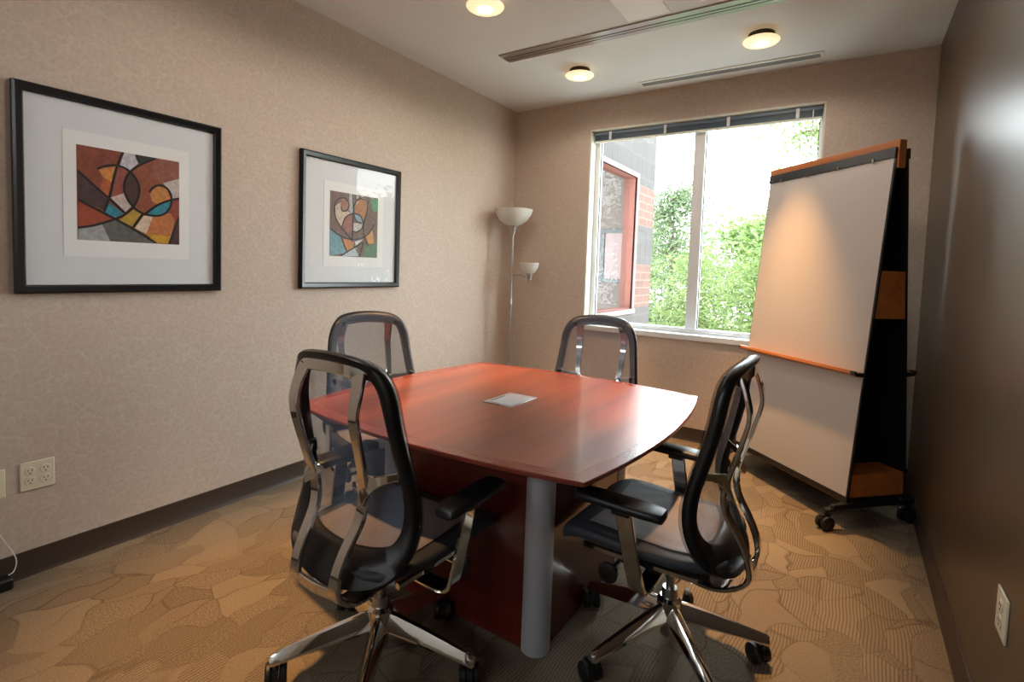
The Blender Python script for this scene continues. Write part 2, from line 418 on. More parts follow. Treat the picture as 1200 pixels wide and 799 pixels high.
MB().box((-0.15, -0.012, 0.05), (0.15, -0.004, 0.67)).build('mat', mat('mauve_mat', (150, 128, 128), 0.8), pw)
gr = MB().box((-40, T+0.1, -3.4), (40, 60, -3.0)).build('ground', M['paving']); struct(gr, 'pale paving added outside below the window to bounce light in', 'ground')  # unseen ground, made pale so it bounces daylight up to the ceiling

def tree(name, label, loc, height, crown_z, rad, n, size, mt, shape, seed, cat='tree', droop=0.0, group=None):
    rnd = random.Random(seed)
    root = thing(name, label, cat, loc, 0, group)
    tb = MB(); tb.lathe([(0.13, 0), (0.09, height*0.5), (0.015, height*0.97)], 8)
    tips = []
    for i in range(34):
        u = rnd.random(); z = crown_z + (height-crown_z)*(u**1.1)
        rr = rad*shape((z-crown_z)/(height-crown_z)); a = rnd.random()*2*PI
        e = (rr*math.cos(a), rr*math.sin(a), z - droop*rr)
        mid = (e[0]*0.5, e[1]*0.5, (z+e[2])/2 + 0.1)
        tb.sweep(spline([(0, 0, z-0.25), mid, e], 3), [0.035]*7, [0.035]*7, round_=True); tips.append((z, rr, a))
    tb.build('trunk', M['bark'], root)
    fb = MB()
    for i in range(n):
        z, rr, a = tips[rnd.randrange(len(tips))] if rnd.random() < 0.75 else (crown_z+(height-crown_z)*rnd.random(), rad*0.7, rnd.random()*2*PI)
        t = rnd.random()**0.55
        sp_ = 0.16+0.34*t*rad*0.35
        x = rr*t*math.cos(a)+rnd.gauss(0, sp_); y = rr*t*math.sin(a)+rnd.gauss(0, sp_); zz = z-droop*rr*t+rnd.gauss(0, sp_*0.7)
        s_ = size*rnd.uniform(0.6, 1.3)
        d = Vector((rnd.gauss(0, 1), rnd.gauss(0, 1), rnd.gauss(0, 0.6)-droop)).normalized()
        q_ = Vector((rnd.gauss(0, 1), rnd.gauss(0, 1), rnd.gauss(0, 1))); q_ = (q_-d*q_.dot(d)).normalized()
        c = Vector((x, y, zz)); wd = s_*(0.16 if droop else 0.42)
        V = [fb.v(c-d*s_), fb.v(c+q_*wd), fb.v(c+d*s_), fb.v(c-q_*wd)]
        fb.face(V)
    fb.build('foliage', mt, root)
    return root
cone = lambda u: max(0.05, 1-u)
ball = lambda u: max(0.15, math.sin(PI*min(1, 0.15+0.85*u))**0.6)
tree('pine_tree', 'tall soft blue-green pine beside the brick wing', (-1.15, 9.2, -3), 6.3, 0.6, 1.9, 24000, 0.05, M['needle2'], lambda u: 1.05-0.85*u, 11)
tree('spruce_tree', 'pale green spruce with drooping tips at the foot of the left pane', (0.15, 6.3, -3), 4.55, 0.5, 1.5, 24000, 0.07, M['needle'], cone, 12, droop=0.35)
tree('spruce_tree', 'pale green spruce with drooping tips at the foot of the right pane', (1.25, 7.4, -3), 4.6, 0.5, 1.7, 24000, 0.07, M['needle'], cone, 13, droop=0.35)
tree('leafy_tree', 'tall airy leafy tree behind the top of the whiteboard', (2.2, 8.6, -3), 8.3, 1.0, 1.75, 21000, 0.055, M['leaf'], lambda u: (1-u)**0.55*0.95+0.1, 14)
tree('leafy_tree', 'rounded leafy tree far off between the two panes', (0.1, 15.0, -3), 6.1, 0.8, 3.0, 12000, 0.13, M['leaf'], ball, 15)
tree('leafy_tree', 'rounded leafy tree far off behind the pine', (-4.6, 17.0, -3), 6.4, 0.8, 3.2, 10000, 0.14, M['leaf'], ball, 16)
tree('leafy_tree', 'leafy tree outside to the right, mirrored in the glass of the swirl print', (7.6, 5.0, -3), 5.6, 0.4, 2.6, 12000, 0.10, M['leaf'], ball, 21)
tree('leafy_tree', 'leafy tree farther out to the right, behind the whiteboard side of the window', (12.5, 10.5, -3), 6.6, 0.6, 3.2, 9000, 0.13, M['leaf'], ball, 22)
# ------------------------------------------------------------------ conference table
TX, TY = 1.525, -2.29
tb = thing('conference_table', 'cherry wood conference table with bowed edges in the room centre', 'table', (TX, TY, 0))
def outline(hx, hy, bow, n=12):
    P = []
    cs = [(-hx, -hy), (hx, -hy), (hx, hy), (-hx, hy)]
    for i in range(4):
        (x0, y0), (x1, y1) = cs[i], cs[(i+1) % 4]
        nx, ny = (y1-y0), -(x1-x0); L = math.hypot(nx, ny); nx /= L; ny /= L
        for j in range(n):
            t = j/n; k = bow*(1-(2*t-1)**2)
            P.append((x0+(x1-x0)*t+nx*k, y0+(y1-y0)*t+ny*k))
    return P
o0, o1, oi = outline(0.615, 0.605, 0.062), outline(0.575, 0.565, 0.060), outline(0.572, 0.562, 0.056)
b = MB()
b.loft([[(x, y, 0.706) for x, y in o1], [(x, y, 0.728) for x, y in o0], [(x, y, 0.737) for x, y in o0], [(x*0.997, y*0.997, 0.74) for x, y in o0], [(x, y, 0.74) for x, y in oi]], caps=False)
bot = b.face([b.v((x, y, 0.706)) for x, y in o1])
b.build('table_edge', M['cherry_edge'], tb, sharp=30)
b = MB(); b.face([b.v((x, y, 0.7402)) for x, y in oi]); b.face([b.v((x, y, 0.733)) for x, y in oi])
b.bm.verts.ensure_lookup_table(); n_ = len(oi)
for i in range(n_): b.face([b.bm.verts[i], b.bm.verts[(i+1) % n_], b.bm.verts[n_+(i+1) % n_], b.bm.verts[n_+i]])
b.build('tabletop', M['cherry'], tb)
bx0, bx1, by0, by1 = -0.37, 0.37, -0.365, 0.365
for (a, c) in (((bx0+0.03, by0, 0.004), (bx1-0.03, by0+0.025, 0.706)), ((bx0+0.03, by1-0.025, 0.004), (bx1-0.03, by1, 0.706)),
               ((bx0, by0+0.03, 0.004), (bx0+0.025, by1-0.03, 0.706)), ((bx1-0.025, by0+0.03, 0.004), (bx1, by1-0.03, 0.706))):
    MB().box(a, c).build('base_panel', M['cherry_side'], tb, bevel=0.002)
for sx in (-1, 1):
    for sy in (-1, 1):
        p = []
        for i in range(9):
            a = -PI/4*1.0 + (i/8)*PI; p.append((0.043*math.cos(a-PI/4+0.0), 0.043*math.sin(a-PI/4)))
        pts = [(-0.028, -0.02), (-0.02, -0.028)]
        ring = [(0.045*math.cos(t), 0.045*math.sin(t)) for t in [(-0.62+1.24*2.27*i/10) for i in range(11)]]
        ring = [(0.05*math.cos(-PI/4+i*PI/14), 0.05*math.sin(-PI/4+i*PI/14)) for i in range(15)] + [(-0.034, -0.034)]
        q_ = [(bx1-0.035+x if sx > 0 else bx0+0.035-x, by1-0.035+y if sy > 0 else by0+0.035-y) for x, y in ring]
        if sx*sy < 0: q_ = q_[::-1]
        MB().prism(q_, 2, 0.0, 0.706).build('corner_post', M['alu'], tb, sharp=30)
pb = thing('power_hatch', 'flush aluminium cable hatch set in the tabletop', 'cable hatch', (1.521, -2.303, 0.7402))
MB().box((-0.07, -0.102, 0), (0.07, 0.102, 0.003)).build('bezel', M['steel'], pb, bevel=0.001)
MB().box((-0.058, -0.09, 0.003), (0.058, 0.09, 0.0045)).build('lid', M['alu'], pb, bevel=0.001)
MB().box((-0.051, -0.075, 0.0046), (-0.045, 0.03, 0.0049)).build('finger_slot', M['ivory_dark'], pb)

# ------------------------------------------------------------------ office chair
def yrim(z): return lerp_table(YR, z)
YR = spline([(0.38, -0.180), (0.42, -0.158), (0.46, -0.136), (0.51, -0.110), (0.58, -0.088), (0.67, -0.092), (0.77, -0.115), (0.88, -0.136), (0.95, -0.142), (1.0, -0.148), (1.05, -0.17)], 5)
def back_pt(x, z, off=0.0):
    k = min(1, abs(x)/0.24)
    return (x, yrim(z) - 0.035*(1-k*k) + off, z)
RIM_O = [(0, 1.043), (0.08, 1.038), (0.145, 1.022), (0.185, 0.985), (0.207, 0.93), (0.216, 0.85), (0.226, 0.75), (0.238, 0.65), (0.246, 0.57), (0.243, 0.50), (0.212, 0.445), (0.13, 0.408), (0, 0.395)]
RIM_I = [(0, 1.010), (0.07, 1.005), (0.120, 0.994), (0.156, 0.960), (0.174, 0.91), (0.184, 0.84), (0.194, 0.75), (0.205, 0.65), (0.206, 0.585), (0.196, 0.535), (0.160, 0.503), (0.09, 0.488), (0, 0.483)]
def loop(pts):
    h = spline(pts, 4); return h + [(-x, z) for x, z in h[-2:0:-1]]
def make_chair():
    root = bpy.data.objects.new('office_chair', None); C.objects.link(root)
    # backrest rim: a moulded ring of varying width
    LO, LI = loop(RIM_O), loop(RIM_I)
    rings = []
    for (xo, zo), (xi, zi) in zip(LO, LI):
        po_f, po_b = Vector(back_pt(xo, zo, 0.002)), Vector(back_pt(xo, zo, -0.028))
        pi_f, pi_b = Vector(back_pt(xi, zi, 0.006)), Vector(back_pt(xi, zi, -0.022))
        m_f = (po_f+pi_f)/2 + Vector((0, 0.008, 0)); m_b = (po_b+pi_b)/2 - Vector((0, 0.006, 0))
        out = (po_f-pi_f).normalized()*0.006
        rings.append([po_f, (po_f+po_b)/2+out, po_b, m_b, pi_b, pi_f, m_f])
    MB().loft(rings, closed=True).build('back_rim', M['rim'], root, sharp=60)
    # mesh panel
    b = MB(); prev = None; cz = 0.74
    for k in range(10):
        f = 1-(k-1)/8*0.999
        LL = LI if k else [(x*0.985, cz+(z-cz)*0.99) for x, z in LO]
        f = min(f, 1)
        ring = [b.v(back_pt(x*f, cz+(z-cz)*f, 0.013 if k == 0 else 0.011-0.012*min(1, (k-1)/2))) for x, z in LL]
        if prev: 
            for i in range(len(ring)): b.face([prev[i], prev[(i+1) % len(ring)], ring[(i+1) % len(ring)], ring[i]])
        prev = ring
    b.build('back_mesh', M['mesh_back'], root)
    # chrome spine: two bars, top cross bar, side arms, lower yoke
    b = MB()
    bar = spline([(0.117, -0.204, 0.995, 0.046, 0.012), (0.126, -0.220, 0.95, 0.042, 0.012), (0.128, -0.232, 0.885, 0.037, 0.013), (0.126, -0.216, 0.81, 0.034, 0.014), (0.120, -0.193, 0.73, 0.032, 0.015),
                  (0.106, -0.172, 0.645, 0.040, 0.016), (0.096, -0.180, 0.575, 0.038, 0.016), (0.088, -0.222, 0.50, 0.036, 0.016), (0.085, -0.246, 0.44, 0.038, 0.016), (0.083, -0.248, 0.39, 0.044, 0.015),
                  (0.072, -0.205, 0.35, 0.056, 0.015), (0.055, -0.15, 0.328, 0.07, 0.015), (0.040, -0.09, 0.322, 0.07, 0.015)], 5)
    for sx in (1, -1):
        b.sweep([(sx*p[0], p[1], p[2]) for p in bar], [p[3] for p in bar], [p[4] for p in bar], side=(1, 0, 0))
        arm = spline([(0.100, -0.178, 0.655, 0.075, 0.012), (0.125, -0.180, 0.685, 0.05, 0.012), (0.16, -0.155, 0.702, 0.026, 0.012), (0.198, -0.122, 0.712, 0.022, 0.012)], 5)
        b.sweep([(sx*p[0], p[1], p[2]) for p in arm], [p[3] for p in arm], [p[4] for p in arm], side=(0, 0.1, 1))
    xb = spline([(-0.138, -0.196, 0.992), (-0.08, -0.210, 1.002), (0, -0.216, 1.006), (0.08, -0.210, 1.002), (0.138, -0.196, 0.992)], 5)
    b.sweep(xb, 0.036, 0.014, side=(0, 0, 1))
    yk = spline([(-0.085, -0.248, 0.395), (0, -0.254, 0.393), (0.085, -0.248, 0.395)], 4)
    b.sweep(yk, 0.03, 0.013, side=(0, 0, 1))
    b.box((-0.065, -0.12, 0.312), (0.065, -0.02, 0.332))
    b.build('back_support', M['chrome'], root, sharp=40)
    for sx in (1, -1):
        MB().box((sx*0.146-0.018, -0.190, 0.976), (sx*0.146+0.018, -0.158, 1.004)).build('bracket', M['black'], root, bevel=0.006)
        MB().box((sx*0.206-0.013, -0.135, 0.688), (sx*0.206+0.013, -0.098, 0.735)).build('bracket', M['black'], root, bevel=0.008)
    # seat: rounded shell with waterfall front, and the mesh inlay
    def seat_ring(f, top, y):
        pass
    ys = [-0.205, -0.19, -0.14, -0.05, 0.06, 0.16, 0.23, 0.275, 0.305, 0.318]
    hw = [0.15, 0.195, 0.228, 0.246, 0.254, 0.256, 0.252, 0.240, 0.215, 0.17]
    zt = [0.452, 0.462, 0.466, 0.464, 0.466, 0.474, 0.476, 0.466, 0.446, 0.425]
    th = [0.02, 0.035, 0.045, 0.05, 0.052, 0.056, 0.060, 0.064, 0.064, 0.048]
    rings = []
    for y, h, z, t in zip(ys, hw, zt, th):
        ring = []
        for j in range(24):
            a = 2*PI*j/24; cx, sz = math.cos(a), math.sin(a)
            x = h*math.copysign(abs(cx)**0.35, cx); zz = z - t/2 + t/2*math.copysign(abs(sz)**0.6, sz)
            zz -= 0.012*(1-(x/h)**2) if sz > 0 else 0
            zz += 0.010*(abs(x)/0.25)**3
            ring.append((x, y, zz))
        rings.append(ring)
    so = MB().loft(rings).build('seat', M['seat'], root, sharp=70)
    b = MB(); grid = []
    for i in range(14):
        y = -0.17+0.39*i/13; row = []
        for j in range(15):
            x = -0.195+0.39*j/14
            zc = lerp_table(list(zip(ys, zt)), y)
            h = lerp_table(list(zip(ys, hw)), y)
            row.append(b.v((x*min(1, h/0.245), y, zc-0.012*(1-(x/h)**2)+0.010*(abs(x)/0.25)**3+0.0035)))
        grid.append(row)
    for r0, r1 in zip(grid, grid[1:]):
        for j in range(14): b.face([r0[j], r0[j+1], r1[j+1], r1[j]])
    o = b.build('seat_mesh', M['mesh_seat'], root)
    for sx in (1, -1):
        MB().sweep(spline([(sx*0.20, -0.13, 0.402), (sx*0.21, 0.05, 0.404), (sx*0.205, 0.23, 0.402)], 4), 0.018, 0.014, side=(0, 0, 1)).build('seat_rail', M['chrome'], root)
    b = MB(); b.box((-0.09, -0.11, 0.325), (0.09, 0.12, 0.375)); b.box((-0.2, -0.02, 0.375), (0.2, 0.03, 0.400)); b.box((-0.2, 0.09, 0.375), (0.2, 0.12, 0.400)); b.box((-0.05, 0.12, 0.34), (0.05, 0.2, 0.37))
    b.build('mechanism', M['black'], root, bevel=0.008)
    for sx in (1, -1):
        b = MB(); b.sweep([(sx*0.06, 0.11, 0.355), (sx*0.15, 0.13, 0.350), (sx*0.215, 0.135, 0.345)], 0.014, 0.014, round_=True)
        b.mi = 1; b.lathe([(0.018, -0.009), (0.032, -0.005), (0.032, 0.005), (0.018, 0.009)], 18, (sx*0.225, 0.135, 0.345), 0)
        b.build('lever', [M['chrome'], M['black']], root)
        # armrest
        b = MB()
        p = spline([(0.07, 0.02, 0.345), (0.14, 0.02, 0.342), (0.215, 0.022, 0.338), (0.258, 0.026, 0.345), (0.272, 0.032, 0.375), (0.279, 0.045, 0.44), (0.285, 0.06, 0.52), (0.290, 0.072, 0.592)], 5)
        b.sweep([(sx*x, y, z) for x, y, z in p], [0.05]*12+[0.05-0.0*(i) for i in range(len(p)-12)], 0.014, side=(0, 1, 0.12))
        ar = b.build('armrest', M['chrome'], root, sharp=40)
        b = MB(); b.box((sx*0.29-0.017, 0.05, 0.575), (sx*0.29+0.017, 0.105, 0.597)); b.build('arm_collar', M['black'], ar, bevel=0.004)
        rings = []
        for y, wd, z in ((-0.048, 0.030, 0.606), (-0.042, 0.036, 0.607), (0.0, 0.042, 0.609), (0.08, 0.043, 0.611), (0.16, 0.042, 0.613), (0.21, 0.038, 0.611), (0.222, 0.028, 0.607)):
            ring = []
            for j in range(16):
                a = 2*PI*j/16; cx, sz = math.cos(a), math.sin(a)
                ring.append((sx*0.288 + wd*math.copysign(abs(cx)**0.5, cx), y, z-0.003+0.015*math.copysign(abs(sz)**0.6, sz)))
            rings.append(ring)
        MB().loft(rings).build('arm_pad', M['pad'], ar, sharp=60)
    b = MB(); b.lathe([(0.014, 0.17), (0.014, 0.33)], 20); b.lathe([(0.026, 0.075), (0.027, 0.22), (0.024, 0.235)], 24)
    b.build('gas_lift', M['steel'], root)
    # five-star base
    b = MB()
    for k in range(5):
        a = 2*PI*k/5; ca, sa = math.cos(a), math.sin(a)
        def P(r_, t_, z_): return (r_*ca - t_*sa, r_*sa + t_*ca, z_)
        rings = []
        for r_, zt_, zb_, wt_, wb_ in ((0.012, 0.190, 0.140, 0.020, 0.028), (0.06, 0.184, 0.132, 0.019, 0.028), (0.14, 0.163, 0.118, 0.016, 0.026), (0.22, 0.140, 0.103, 0.014, 0.023), (0.29, 0.119, 0.088, 0.012, 0.020), (0.318, 0.110, 0.080, 0.010, 0.017), (0.325, 0.104, 0.083, 0.008, 0.012)):
            rings.append([P(r_, -wb_, zb_), P(r_, -wb_*0.98, zb_+0.006), P(r_, -wt_*0.5, zt_-0.002), P(r_, 0, zt_), P(r_, wt_*0.5, zt_-0.002), P(r_, wb_*0.98, zb_+0.006), P(r_, wb_, zb_)])
        b.loft(rings)
    b.lathe([(0.036, 0.125), (0.042, 0.14), (0.040, 0.195), (0.030, 0.205)], 24)
    sb = b.build('star_base', M['chrome'], root, sharp=35)
    cm = None
    for k in range(5):
        a = 2*PI*k/5
        if cm is None:
            b = MB()
            b.lathe([(0.0075, 0.04), (0.0075, 0.088)], 10)
            for sx in (-1, 1):
                b.lathe([(0.012, sx*0.010), (0.029, sx*0.010), (0.0325, sx*0.014), (0.0325, sx*0.026), (0.028, sx*0.030), (0.010, sx*0.031)], 22, (0, -0.02, 0.0325), 0)
            b.mi = 1
            hood = []
            for i in range(9):
                t = PI*0.02+PI*0.72*i/8
                hood.append([(x, -0.02+0.036*rr*math.cos(t), 0.0325+0.036*rr*math.sin(t)) for x, rr in ((-0.009, 0.6), (-0.009, 1.06), (0.009, 1.06), (0.009, 0.6))])
            b.loft(hood)
            cm = b.build('caster', [M['rubber'], M['black']], sb, sharp=40)
            co_ = cm
        else:
            co_ = cm.copy(); C.objects.link(co_); co_.parent = sb
        co_.location = (0.308*math.cos(a), 0.308*math.sin(a), 0); co_.rotation_euler = (0, 0, a*1.7+0.9*k)
    return root
chair0 = make_chair()
CH = [(1.49, -2.98, 0, -127, 'black mesh office chair nearest the camera, back turned, at the front edge of the table'),
      (2.24, -2.38, 90, -119, 'black mesh office chair in side view between the table and the whiteboard'),
      (0.80, -2.34, -108, 20, 'grey mesh office chair behind the table, in front of the left wall under the pictures'),
      (1.55, -1.585, 188, 55, 'grey mesh office chair behind the table, in front of the window')]
for i, (x, y, rz, ba, lab) in enumerate(CH):
    o = chair0 if i == 0 else copy_tree(chair0)
    o.location = (x, y, 0); o.rotation_euler = (0, 0, math.radians(rz))
    tag(o, lab, 'chair', 'office chairs around the table')
    for c in o.children:
        if c.name.startswith('star_base'): c.rotation_euler = (0, 0, math.radians(ba-rz))

# ------------------------------------------------------------------ mobile whiteboard easel (two boards leaning together)
ez = thing('whiteboard_easel', 'tall two-sided whiteboard easel on casters in the corner by the window', 'whiteboard', (2.551, -0.510, 0), -0.771)
EW, ZB, ZT, DB, DT = 0.45, 0.165, 1.965, 0.190, 0.038      # half width, board bottom/top height, half depths
def yf(z, s): return s*(DB+(DT-DB)*(z-ZB)/(ZT-ZB))         # s=-1 front board plane, +1 rear
def slab(bb, x0, x1, z0, z1, s, o0_, o1_):
    """slab in a leaning board plane between outward offsets o0_ and o1_"""
    pts = []
    for z in (z0, z1):
        for o_ in (o0_, o1_):
            for x in (x0, x1): pts.append((x, yf(z, s)+s*o_, z))
    V = [bb.v(p) for p in pts]
    for q in ((0, 1, 3, 2), (4, 6, 7, 5), (0, 4, 5, 1), (1, 5, 7, 3), (3, 7, 6, 2), (2, 6, 4, 0)): bb.face([V[i] for i in q])
for s in (-1, 1):
    b = MB(); slab(b, -EW, EW, ZB, ZT, s, -0.014, -0.002); bo = b.build('board_frame', M['black'], ez)
    b = MB(); slab(b, -EW+0.006, EW-0.008, ZB+0.008, ZT-0.05, s, -0.002, 0.001); b.build('writing_surface', M['white'], bo)
    b = MB(); slab(b, -EW, EW, ZT-0.048, ZT+0.003, s, -0.002, 0.008); b.build('paper_clamp', M['black'], bo)
    for k in range(4):
        x = -0.33+0.22*k
        b = MB(); slab(b, x-0.006, x+0.006, ZT-0.058, ZT-0.035, s, 0.008, 0.014); b.build('paper_hook', M['chrome'], bo)
    b = MB(); z = 0.815
    y0 = yf(z, s)
    ring = [(y0+s*0.004, z-0.018), (y0+s*0.05, z-0.014), (y0+s*0.064, z), (y0+s*0.06, z+0.014), (y0+s*0.052, z+0.014), (y0+s*0.048, z+0.004), (y0+s*0.004, z+0.004)]
    b.prism(ring, 0, -EW+0.0, EW-0.028); tr = b.build('pen_tray', M['maple'], ez, sharp=50)
    for xa, xc in ((-EW-0.014, -EW), (EW-0.028, EW)):
        MB().prism(ring, 0, xa, xc).build('tray_end', M['black'], tr, sharp=50)
    b = MB(); slab(b, -EW+0.02, EW-0.004, ZB-0.055, ZB-0.004, s, -0.075, -0.06); b.build('lower_rail', M['maple'], ez)
# wooden top cap with end pieces coming down over the sides
b = MB(); b.box((-EW, -0.034, ZT-0.002), (EW, 0.010, ZT+0.042)); b.box((EW-0.002, -0.034, ZT-0.10), (EW+0.010, 0.010, ZT+0.042)); b.box((-EW-0.010, -0.034, ZT-0.10), (-EW+0.002, 0.010, ZT+0.042))
b.build('top_cap', M['maple'], ez, bevel=0.002)
# inner spine panels, recessed, and side plates
for sx in (-1, 1):
    x0 = sx*(EW-0.16)
    b = MB(); b.prism([(yf(ZB, -1)+0.016, ZB), (yf(ZB, 1)-0.016, ZB), (yf(ZT, 1)-0.016, ZT), (yf(ZT, -1)+0.016, ZT)], 0, x0-0.006, x0+0.006)
    b.build('spine_panel', M['black'], ez)
    b = MB(); z0, z1 = 1.10, 1.345
    b.prism([(yf(z0, -1)+0.015, z0), (yf(z0, 1)-0.015, z0), (yf(z1, 1)-0.015, z1), (yf(z1, -1)+0.015, z1)], 0, sx*(EW-0.012)-0.009, sx*(EW-0.012)+0.009)
    b.build('side_plate', M['maple'], ez)
    b = MB(); b.box((sx*EW-0.012, -0.30+0.02, 0.115), (sx*EW+0.012, 0.26-0.02, 0.142))
    b.build('foot_bar', M['black'], ez, bevel=0.004)
b = MB(); z0, z1 = 0.167, 0.285
b.prism([(yf(z0, -1)+0.015, z0), (yf(z0, 1)-0.015, z0), (yf(z1, 1)-0.015, z1), (yf(z1, -1)+0.015, z1)], 0, -EW+0.004, EW-0.004)
b.build('storage_shelf', M['maple'], ez)
b = MB(); b.box((-EW, yf(ZB, -1)+0.0, 0.140), (EW, yf(ZB, 1), 0.166)); b.build('base_tray', M['black'], ez)
for sx in (-1, 1):
    for sy, dd in ((-1, 0.29), (1, 0.235)):
        x, y = sx*0.425, sy*dd
        b = MB(); b.sweep([(sx*0.44, sy*0.15, 0.145), (x, y-sy*0.04, 0.105), (x, y, 0.098)], [0.036, 0.034, 0.03], [0.02, 0.018, 0.016], side=(1, 0, 0))
        b.build('leg', M['black'], ez)
        b = MB(); b.lathe([(0.008, 0.05), (0.008, 0.1)], 10, (x, y, 0))
        for s2 in (-1, 1):
            b.lathe([(0.012, s2*0.010), (0.033, s2*0.010), (0.037, s2*0.014), (0.037, s2*0.026), (0.032, s2*0.030), (0.012, s2*0.031)], 22, (x, y, 0.037), 0)
        b.box((x-0.009, y-0.025, 0.03), (x+0.009, y+0.025, 0.078))
        b.build('caster', M['rubber'], ez, sharp=40)

# ------------------------------------------------------------------ floor lamp
fl = thing('floor_lamp', 'slim silver torchiere with a small side reading lamp in the corner', 'lamp', (0.20, -0.30, 0))
MB().lathe([(0.125, 0), (0.13, 0.008), (0.12, 0.022), (0.03, 0.03), (0.014, 0.045)], 36).build('base', M['silver'], fl)
MB().lathe([(0.0095, 0.03), (0.0095, 1.60)], 14).build('pole', M['silver'], fl)
MB().lathe([(0.012, 1.585), (0.018, 1.60), (0.036, 1.655), (0.052, 1.675), (0.05, 1.68)], 28).build('collar', M['silver'], fl)
MB().lathe([(0.045, 1.664), (0.08, 1.678), (0.125, 1.715), (0.155, 1.765), (0.168, 1.805), (0.165, 1.805), (0.15, 1.765), (0.12, 1.72), (0.078, 1.685), (0.04, 1.674)], 40).build('lamp_shade', M['frosted'], fl)
d = Vector((0.916, 0.40, 0)).normalized()*0.155
sl = MB().sweep(spline([(0, 0, 1.235), (d.x*0.5, d.y*0.5, 1.238), (d.x*0.92, d.y*0.92, 1.215)], 4), 0.012, 0.012, round_=True).build('arm', M['silver'], fl)
MB().lathe([(0.006, 1.178), (0.010, 1.185), (0.008, 1.195), (0.024, 1.200), (0.030, 1.24), (0.034, 1.255)], 22, (d.x, d.y, 0)).build('socket', M['silver'], fl)
MB().lathe([(0.028, 1.25), (0.052, 1.268), (0.075, 1.305), (0.084, 1.348), (0.081, 1.348), (0.071, 1.307), (0.048, 1.274), (0.02, 1.262)], 32, (d.x, d.y, 0)).build('side_shade', M['frosted'], fl)
MB().lathe([(0.007, 0.98), (0.008, 1.0), (0.007, 1.03)], 10, (0.010, -0.006, 0)).build('switch', M['cable'], fl)

# ------------------------------------------------------------------ framed pictures on the left wall
ART_A=[((130,62,42),[(0,0.001),(0.405,0),(0.352,0.159),(0.185,0.223),(0.291,0.512),(0.005,0.271)]),
((190,186,192),[(0.428,0),(0.546,0),(0.572,0.09),(0.481,0.196),(0.39,0.153)]),
((50,50,40),[(0.546,0),(0.739,0.001),(0.625,0.081),(0.572,0.09)]),
((140,82,66),[(0.739,0.001),(0.998,0.0),(0.999,0.2),(0.823,0.28),(0.701,0.213)]),
((185,172,165),[(0.999,0.2),(0.999,0.432),(0.914,0.46),(0.884,0.359),(0.823,0.28)]),
((75,45,45),[(0.486,0.22),(0.549,0.285),(0.575,0.382),(0.557,0.517),(0.511,0.588),(0.443,0.496),(0.431,0.383),(0.451,0.282)]),
((198,128,55),[(0.185,0.223),(0.352,0.17),(0.314,0.349),(0.238,0.311)]),
((170,85,40),[(0.238,0.311),(0.314,0.349),(0.276,0.513),(0.2,0.442)]),
((140,70,58),[(0.367,0.181),(0.481,0.212),(0.435,0.334),(0.435,0.448),(0.299,0.519),(0.329,0.347)]),
((192,172,168),[(0.435,0.448),(0.496,0.598),(0.435,0.66),(0.299,0.519)]),
((70,48,45),[(0.005,0.278),(0.276,0.545),(0.238,0.668),(0.01,0.57)]),
((155,68,34),[(0.01,0.593),(0.314,0.75),(0.005,0.869)]),
((36,128,150),[(0.276,0.569),(0.42,0.686),(0.321,0.742),(0.245,0.691)]),
((160,162,165),[(0.005,0.885),(0.215,0.807),(0.291,1.0),(0.005,1.0)]),
((95,95,92),[(0.215,0.807),(0.352,0.764),(0.732,0.995),(0.291,1.0)]),
((178,142,50),[(0.511,0.629),(0.61,0.671),(0.511,0.819),(0.375,0.762)]),
((205,180,160),[(0.618,0.687),(0.717,0.676),(0.641,0.896),(0.527,0.835)]),
((185,110,55),[(0.717,0.676),(0.899,0.629),(0.96,0.641),(0.907,0.901),(0.641,0.896)]),
((192,146,28),[(0.641,0.896),(0.907,0.901),(0.876,0.993),(0.747,0.991)]),
((140,58,40),[(0.914,0.469),(0.998,0.441),(0.996,0.647),(0.96,0.739),(0.899,0.603)]),
((190,125,58),[(0.686,0.41),(0.762,0.323),(0.861,0.336),(0.907,0.461),(0.762,0.538),(0.701,0.502)]),
((36,132,152),[(0.641,0.66),(0.762,0.547),(0.907,0.479),(0.884,0.587),(0.808,0.663),(0.701,0.677)]),
((75,45,50),[(0.996,0.647),(0.999,0.995),(0.891,0.993)])]
ART_B=[((110,150,160),[(0,0.577),(0.191,0.675),(0.337,0.945),(0,1)]),
((195,172,150),[(0.101,0.229),(0.202,0.152),(0.213,0.216),(0.416,0.309),(0.258,0.473),(0.213,0.543),(0.106,0.39)]),
((150,100,80),[(0.213,0.216),(0.236,0.287),(0.337,0.268),(0.371,0.165),(0.281,0.085),(0.191,0.121)]),
((165,160,158),[(0.382,0),(0.472,0),(0.472,0.303),(0.416,0.309),(0.36,0.249)]),
((170,110,75),[(0.483,0.168),(0.573,0.064),(0.708,0.055),(0.775,0.183),(0.674,0.4),(0.528,0.415)]),
((130,150,160),[(0.483,0.319),(0.596,0.323),(0.663,0.435),(0.528,0.423)]),
((190,180,175),[(0.461,0.455),(0.663,0.452),(0.64,0.539),(0.528,0.6),(0.449,0.572)]),
((150,95,80),[(0.247,0.507),(0.303,0.387),(0.438,0.323),(0.449,0.589),(0.348,0.63)]),
((190,125,70),[(0.236,0.721),(0.461,0.739),(0.483,0.854),(0.337,0.912)]),
((175,185,190),[(0.236,0.999),(0.506,0.853),(0.596,0.983)]),
((195,140,80),[(0.73,0.634),(0.888,0.535),(0.933,0.758),(0.798,0.784)]),
((80,110,80),[(0.753,0.804),(1,0.754),(0.989,1),(0.685,0.996)]),
((200,200,205),[(0.506,0.752),(0.685,0.706),(0.528,0.818)]),
((90,140,105),[(0.82,0.039),(1,0),(1,0.225),(0.888,0.239)])]
